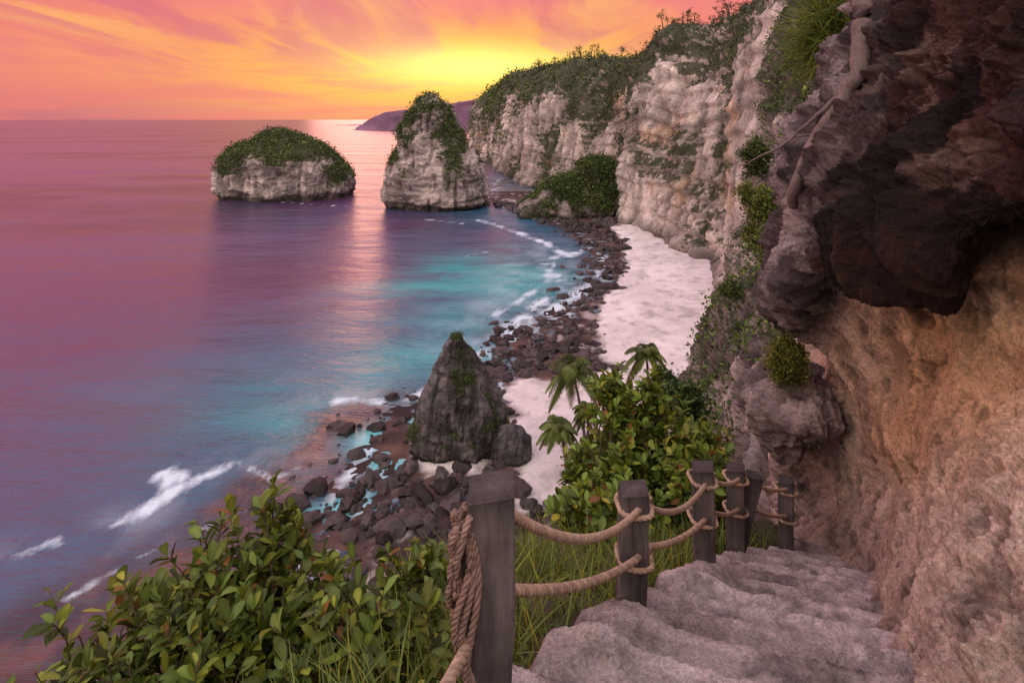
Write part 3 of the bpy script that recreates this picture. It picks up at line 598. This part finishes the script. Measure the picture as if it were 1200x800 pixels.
# ---------- rope fence
fence=empty('rope_fence')
posts=[((576,570),1.72,.95,.145,.05,.02),((743,572),3.05,.80,.15,-.1,.03),((823,546),4.05,.78,.155,-.3,-.02),((862,547),4.95,.80,.155,-.4,.0),((884,556),5.0,.80,.13,-.2,.22),((921,562),5.6,.78,.14,-.5,0.)]
tops=[]
def post(px,py,d,h,w,rot,lean,i):
    bm=bmesh.new(); segs=14
    t_=P(px,py,d)
    for a in range(segs+1):
        zf=a/segs; z_=-h-.45+(h+.45)*zf; hw=w/2*(1+.02*math.sin(zf*9+i))
        ch=hw*.10
        if a==segs: hw*=.96
        ring=[(hw-ch,hw),(-hw+ch,hw),(-hw,hw-ch),(-hw,-hw+ch),(-hw+ch,-hw),(hw-ch,-hw),(hw,-hw+ch),(hw,hw-ch)]
        for (x_,y_) in ring:
            bm.verts.new((x_+rng.normal()*.0016,y_+rng.normal()*.0016,z_+(.01*x_/hw if a==segs else 0)))
    bm.verts.ensure_lookup_table()
    for a in range(segs):
        for j in range(8): bm.faces.new([bm.verts[a*8+j],bm.verts[a*8+(j+1)%8],bm.verts[(a+1)*8+(j+1)%8],bm.verts[(a+1)*8+j]])
    bm.faces.new([bm.verts[segs*8+j] for j in range(8)])
    bmesh.ops.recalc_face_normals(bm,faces=bm.faces)
    me=bpy.data.meshes.new('post'); bm.to_mesh(me); bm.free()
    cl=me.color_attributes.new('Col','FLOAT_COLOR','POINT')
    for vi,v in enumerate(me.vertices):
        b_=.10+.035*math.sin(vi*1.7); 
        if v.co.z>-.05: b_*=.5
        cl.data[vi].color=(b_*1.1,b_*.95,b_*.92,1)
    me.materials.append(M_wood)
    ob=bpy.data.objects.new('post_%d'%(i+1),me); bpy.context.collection.objects.link(ob); ob.parent=fence
    ob.location=t_; ob.rotation_euler=(0,lean,rot)
    return t_
for i,(a,d,h,w,ro,le) in enumerate(posts): tops.append(post(a[0],a[1],d,h,w,ro,le,i))
ropeV=Acc()
def rope(path,r,col=(.42,.30,.22),pitch=None):
    path=np.asarray(path,float); ln=np.concatenate([[0],np.cumsum(np.linalg.norm(np.diff(path,axis=0),axis=1))]); pitch=pitch or r*6
    m_=max(int(ln[-1]/(pitch/9)),8); tt_=np.linspace(0,ln[-1],m_); pp_=np.stack([np.interp(tt_,ln,path[:,i]) for i in range(3)],-1)
    T_=unit(np.gradient(pp_,axis=0)); U=unit(np.cross(T_,np.array([.11,.2,.97]))); W=np.cross(T_,U)
    for k in range(3):
        a=tt_/pitch*2*np.pi+k*2.094; V,F_=tube(pp_+(U*np.cos(a)[:,None]+W*np.sin(a)[:,None])*r*.52,r*.56,7)
        sh=.75+.4*rng.random(); ropeV.add(V,F_,np.array(col)*sh)
def sag(a,b,s_,n_=24):
    t=np.linspace(0,1,n_)[:,None]; q_=a*(1-t)+b*t; q_[:,2]-=s_*4*(t*(1-t))[:,0]; return q_
dn=lambda v,z_:np.array(v)-np.array([0,0,z_])
seq=[0,1,2,3,5]
for a,b in zip(seq[:-1],seq[1:]):
    off0=np.array([.05,0,0])
    rope(sag(dn(tops[a],.08)+off0,dn(tops[b],.09)+off0,.13 if a<2 else .06),.017)
    rope(sag(dn(tops[a],.32)+off0,dn(tops[b],.36)+off0,.06 if a<2 else .05),.017)
rope(sag(dn(tops[0],.42)+np.array([-.06,-.05,0]),P(470,880,1.15),.02),.017)
def wrap(tp,w,z0,z1,turns,r):
    t=np.linspace(0,turns*2*np.pi,int(turns*26)); hw=w/2+r*.9
    c_,s_=np.cos(t),np.sin(t); kx=np.maximum(np.abs(c_),np.abs(s_)); k_=1/kx*.6+.4*1.1
    rope(np.stack([tp[0]+hw*c_*k_,tp[1]+hw*s_*k_,tp[2]-z0-(z1-z0)*t/t[-1]+.008*np.sin(t*2.3)],-1),r)
for i in (1,2,3,5): wrap(tops[i],.15,.07,.10,1.0,.014); wrap(tops[i],.15,.35,.38,1.0,.014)
for j in range(9):
    o=np.array([-.078-.011*(j%3),-.06+.025*(j%4),0]); zt=.04+.02*(j%3); zb=.26+.06*(j%4)
    t=np.linspace(0,1,34); w_=.022+.012*(j%2)
    loop=np.stack([w_*np.cos(t*2*np.pi)*.6, w_*np.sin(t*2*np.pi), -(zt+zb)/2+(zb-zt)/2*np.cos(t*2*np.pi+.3*j)],-1)+o+tops[0]
    loop[:,:2]+=np.stack([fbm(loop*9+j,2),fbm(loop*9+j+5,2)],-1)*.04
    rope(loop,.0115,(.24,.16,.13))
for j in range(3):
    q=sag(dn(tops[0],.06)+np.array([-.07-.01*j,-.08,0]),dn(tops[0],.9)+np.array([-.02-.02*j,-.10,0]),0,40); q[:,0]+=.025*np.sin(np.linspace(0,9+2*j,40)); q[:,1]+=.012*np.cos(np.linspace(0,8+j,40)); rope(q,.0115,(.24,.16,.13))
ropeV.make('ropes',M_rope,fence)
# ---------- world / sky
sun_az=math.atan((520-600)/F)
W=bpy.data.worlds.new('World'); bpy.context.scene.world=W; W.use_nodes=True; nt=W.node_tree; nt.nodes.clear(); L=nt.links.new
def mth(op,a,b=None,c=None,clamp=False):
    n_=nt.nodes.new('ShaderNodeMath'); n_.operation=op; n_.use_clamp=clamp
    for i,x in enumerate((a,b,c)):
        if x is None: continue
        if isinstance(x,(int,float)): n_.inputs[i].default_value=x
        else: L(x,n_.inputs[i])
    return n_.outputs[0]
tc=N(nt,'ShaderNodeTexCoord'); sx=N(nt,'ShaderNodeSeparateXYZ'); L(tc.outputs['Generated'],sx.inputs[0]); x,y,z=sx.outputs
def ramp(f,st_):
    r_=N(nt,'ShaderNodeValToRGB'); L(f,r_.inputs[0]); el=r_.color_ramp.elements
    while len(el)<len(st_): el.new(.5)
    for e,(p_,c_) in zip(el,st_): e.position=p_; e.color=(*c_,1)
    return r_.outputs[0]
def mixc(f,a,b,bt='MIX'):
    n_=N(nt,'ShaderNodeMix',data_type='RGBA',blend_type=bt); 
    for s_,x_ in ((0,f),(6,a),(7,b)):
        if isinstance(x_,(int,float)): n_.inputs[s_].default_value=x_
        elif isinstance(x_,tuple): n_.inputs[s_].default_value=(*x_,1)
        else: L(x_,n_.inputs[s_])
    return n_.outputs[2]
def smo(v,a,b):
    n_=N(nt,'ShaderNodeMapRange',interpolation_type='SMOOTHSTEP',i={1:a,2:b}); L(v,n_.inputs[0]); return n_.outputs[0]
zc=mth('MAXIMUM',z,0.0)
basec=ramp(zc,[(0,(.50,.14,.22)),(.04,(.74,.18,.20)),(.09,(.88,.24,.19)),(.15,(.84,.20,.19)),(.23,(.86,.17,.28)),(.36,(1.0,.24,.46)),(.6,(1.0,.58,.92)),(1,(1.12,1.0,1.2))])
basec=mixc(mth('MULTIPLY',smo(x,-.70,-.95),.85),basec,(2.3,1.35,.85))  # unseen sky at far left brightened, added fill light for the rock wall
back_=smo(y,.25,-.5); basec=mixc(mth('MULTIPLY',back_,.9),basec,(2.25,1.85,1.70))  # unseen sky behind the camera brightened, added fill to lift the cliffs
az=mth('ARCTAN2',x,y)
da=mth('SUBTRACT',az,sun_az); 
def glow(wa,we,e0,a0=0):
    u=mth('DIVIDE',mth('SUBTRACT',da,a0),wa); v=mth('DIVIDE',mth('SUBTRACT',z,e0),we)
    return mth('EXPONENT',mth('MULTIPLY',mth('ADD',mth('MULTIPLY',u,u),mth('MULTIPLY',v,v)),-1.0))
c0=mixc(mth('MULTIPLY',glow(.55,.12,.09,.05),.85),basec,(1.0,.35,.10))
c0=mixc(mth('MULTIPLY',glow(.34,.062,.088,.02),.95),c0,(1.0,.64,.05))
dv=mth('DIVIDE',1.0,mth('ADD',zc,.09)); cv=N(nt,'ShaderNodeCombineXYZ'); L(mth('MULTIPLY',x,dv),cv.inputs[0]); L(mth('MULTIPLY',y,dv),cv.inputs[1])
mp=N(nt,'ShaderNodeMapping'); mp.inputs['Rotation'].default_value=(0,0,.8); mp.inputs['Scale'].default_value=(.8,.28,1); mp.inputs['Location'].default_value=(.4,.2,0); L(cv.outputs[0],mp.inputs[0])
cn=N(nt,'ShaderNodeTexNoise',i={'Scale':1.6,'Detail':9,'Roughness':.6,'Distortion':.6}); L(mp.outputs[0],cn.inputs['Vector'])
cn2=N(nt,'ShaderNodeTexNoise',i={'Scale':1.2,'Detail':7,'Roughness':.58,'Distortion':.5}); L(mp.outputs[0],cn2.inputs['Vector'])
li=mth('MULTIPLY',smo(cn2.outputs[0],.45,.60),smo(zc,.09,.15)); li=mth('MULTIPLY',li,mth('SUBTRACT',1.0,smo(zc,.3,.45))); c1=mixc(mth('MULTIPLY',li,.72),c0,(1.0,.48,.14))
dk=mth('MULTIPLY',smo(cn.outputs[0],.46,.62),smo(zc,.05,.12)); dk=mth('MULTIPLY',dk,mth('SUBTRACT',1.0,smo(zc,.4,.7)))
c1=mixc(mth('MULTIPLY',dk,.62),c1,(.66,.13,.22))
cb=N(nt,'ShaderNodeCombineXYZ'); L(mth('MULTIPLY',az,3.5),cb.inputs[0]); L(mth('MULTIPLY',z,30.0),cb.inputs[1])
n3=N(nt,'ShaderNodeTexNoise',i={'Scale':1.4,'Detail':7,'Roughness':.55}); L(cb.outputs[0],n3.inputs['Vector'])
bk=mth('MULTIPLY',smo(n3.outputs[0],.45,.60),mth('SUBTRACT',1.0,smo(zc,.04,.15)))
c1=mixc(mth('MULTIPLY',bk,.65),c1,(.80,.20,.18))
c1=mixc(mth('MULTIPLY',glow(.17,.034,.094,.06),.95),c1,(1.6,1.2,.28))
c1=mixc(smo(z,-.02,0.0),(.14,.09,.12),c1)
bg=N(nt,'ShaderNodeBackground',i={1:1.0}); L(c1,bg.inputs[0])
s_az=math.atan((472-600)/F); s_el=math.radians(7.5)
sky=N(nt,'ShaderNodeTexSky',sky_type='NISHITA'); sky.sun_disc=False; sky.sun_elevation=s_el; sky.sun_rotation=s_az
bg2=N(nt,'ShaderNodeBackground',i={1:.003}); L(sky.outputs[0],bg2.inputs[0])
ad=N(nt,'ShaderNodeAddShader'); L(bg.outputs[0],ad.inputs[0]); L(bg2.outputs[0],ad.inputs[1]); wo=N(nt,'ShaderNodeOutputWorld'); L(ad.outputs[0],wo.inputs[0])
sd=Vector((math.sin(s_az)*math.cos(s_el),math.cos(s_az)*math.cos(s_el),math.sin(s_el)))
ld=bpy.data.lights.new('sun','SUN'); ld.energy=.25; ld.angle=math.radians(18); ld.color=(1,.45,.36)
lo=bpy.data.objects.new('sun',ld); bpy.context.collection.objects.link(lo); lo.rotation_euler=sd.to_track_quat('Z','Y').to_euler()
cd_=bpy.data.cameras.new('camera'); cam=bpy.data.objects.new('camera',cd_); bpy.context.collection.objects.link(cam)
cam.location=(0,0,H); cam.rotation_euler=(math.radians(90),0,0); cd_.sensor_width=36; cd_.lens=F/1200*36; cd_.shift_y=-260/1200; cd_.clip_start=.05; cd_.clip_end=150000
bpy.context.scene.camera=cam
sc=bpy.context.scene; sc.view_settings.view_transform='Standard'; sc.view_settings.look='None'; sc.view_settings.exposure=0
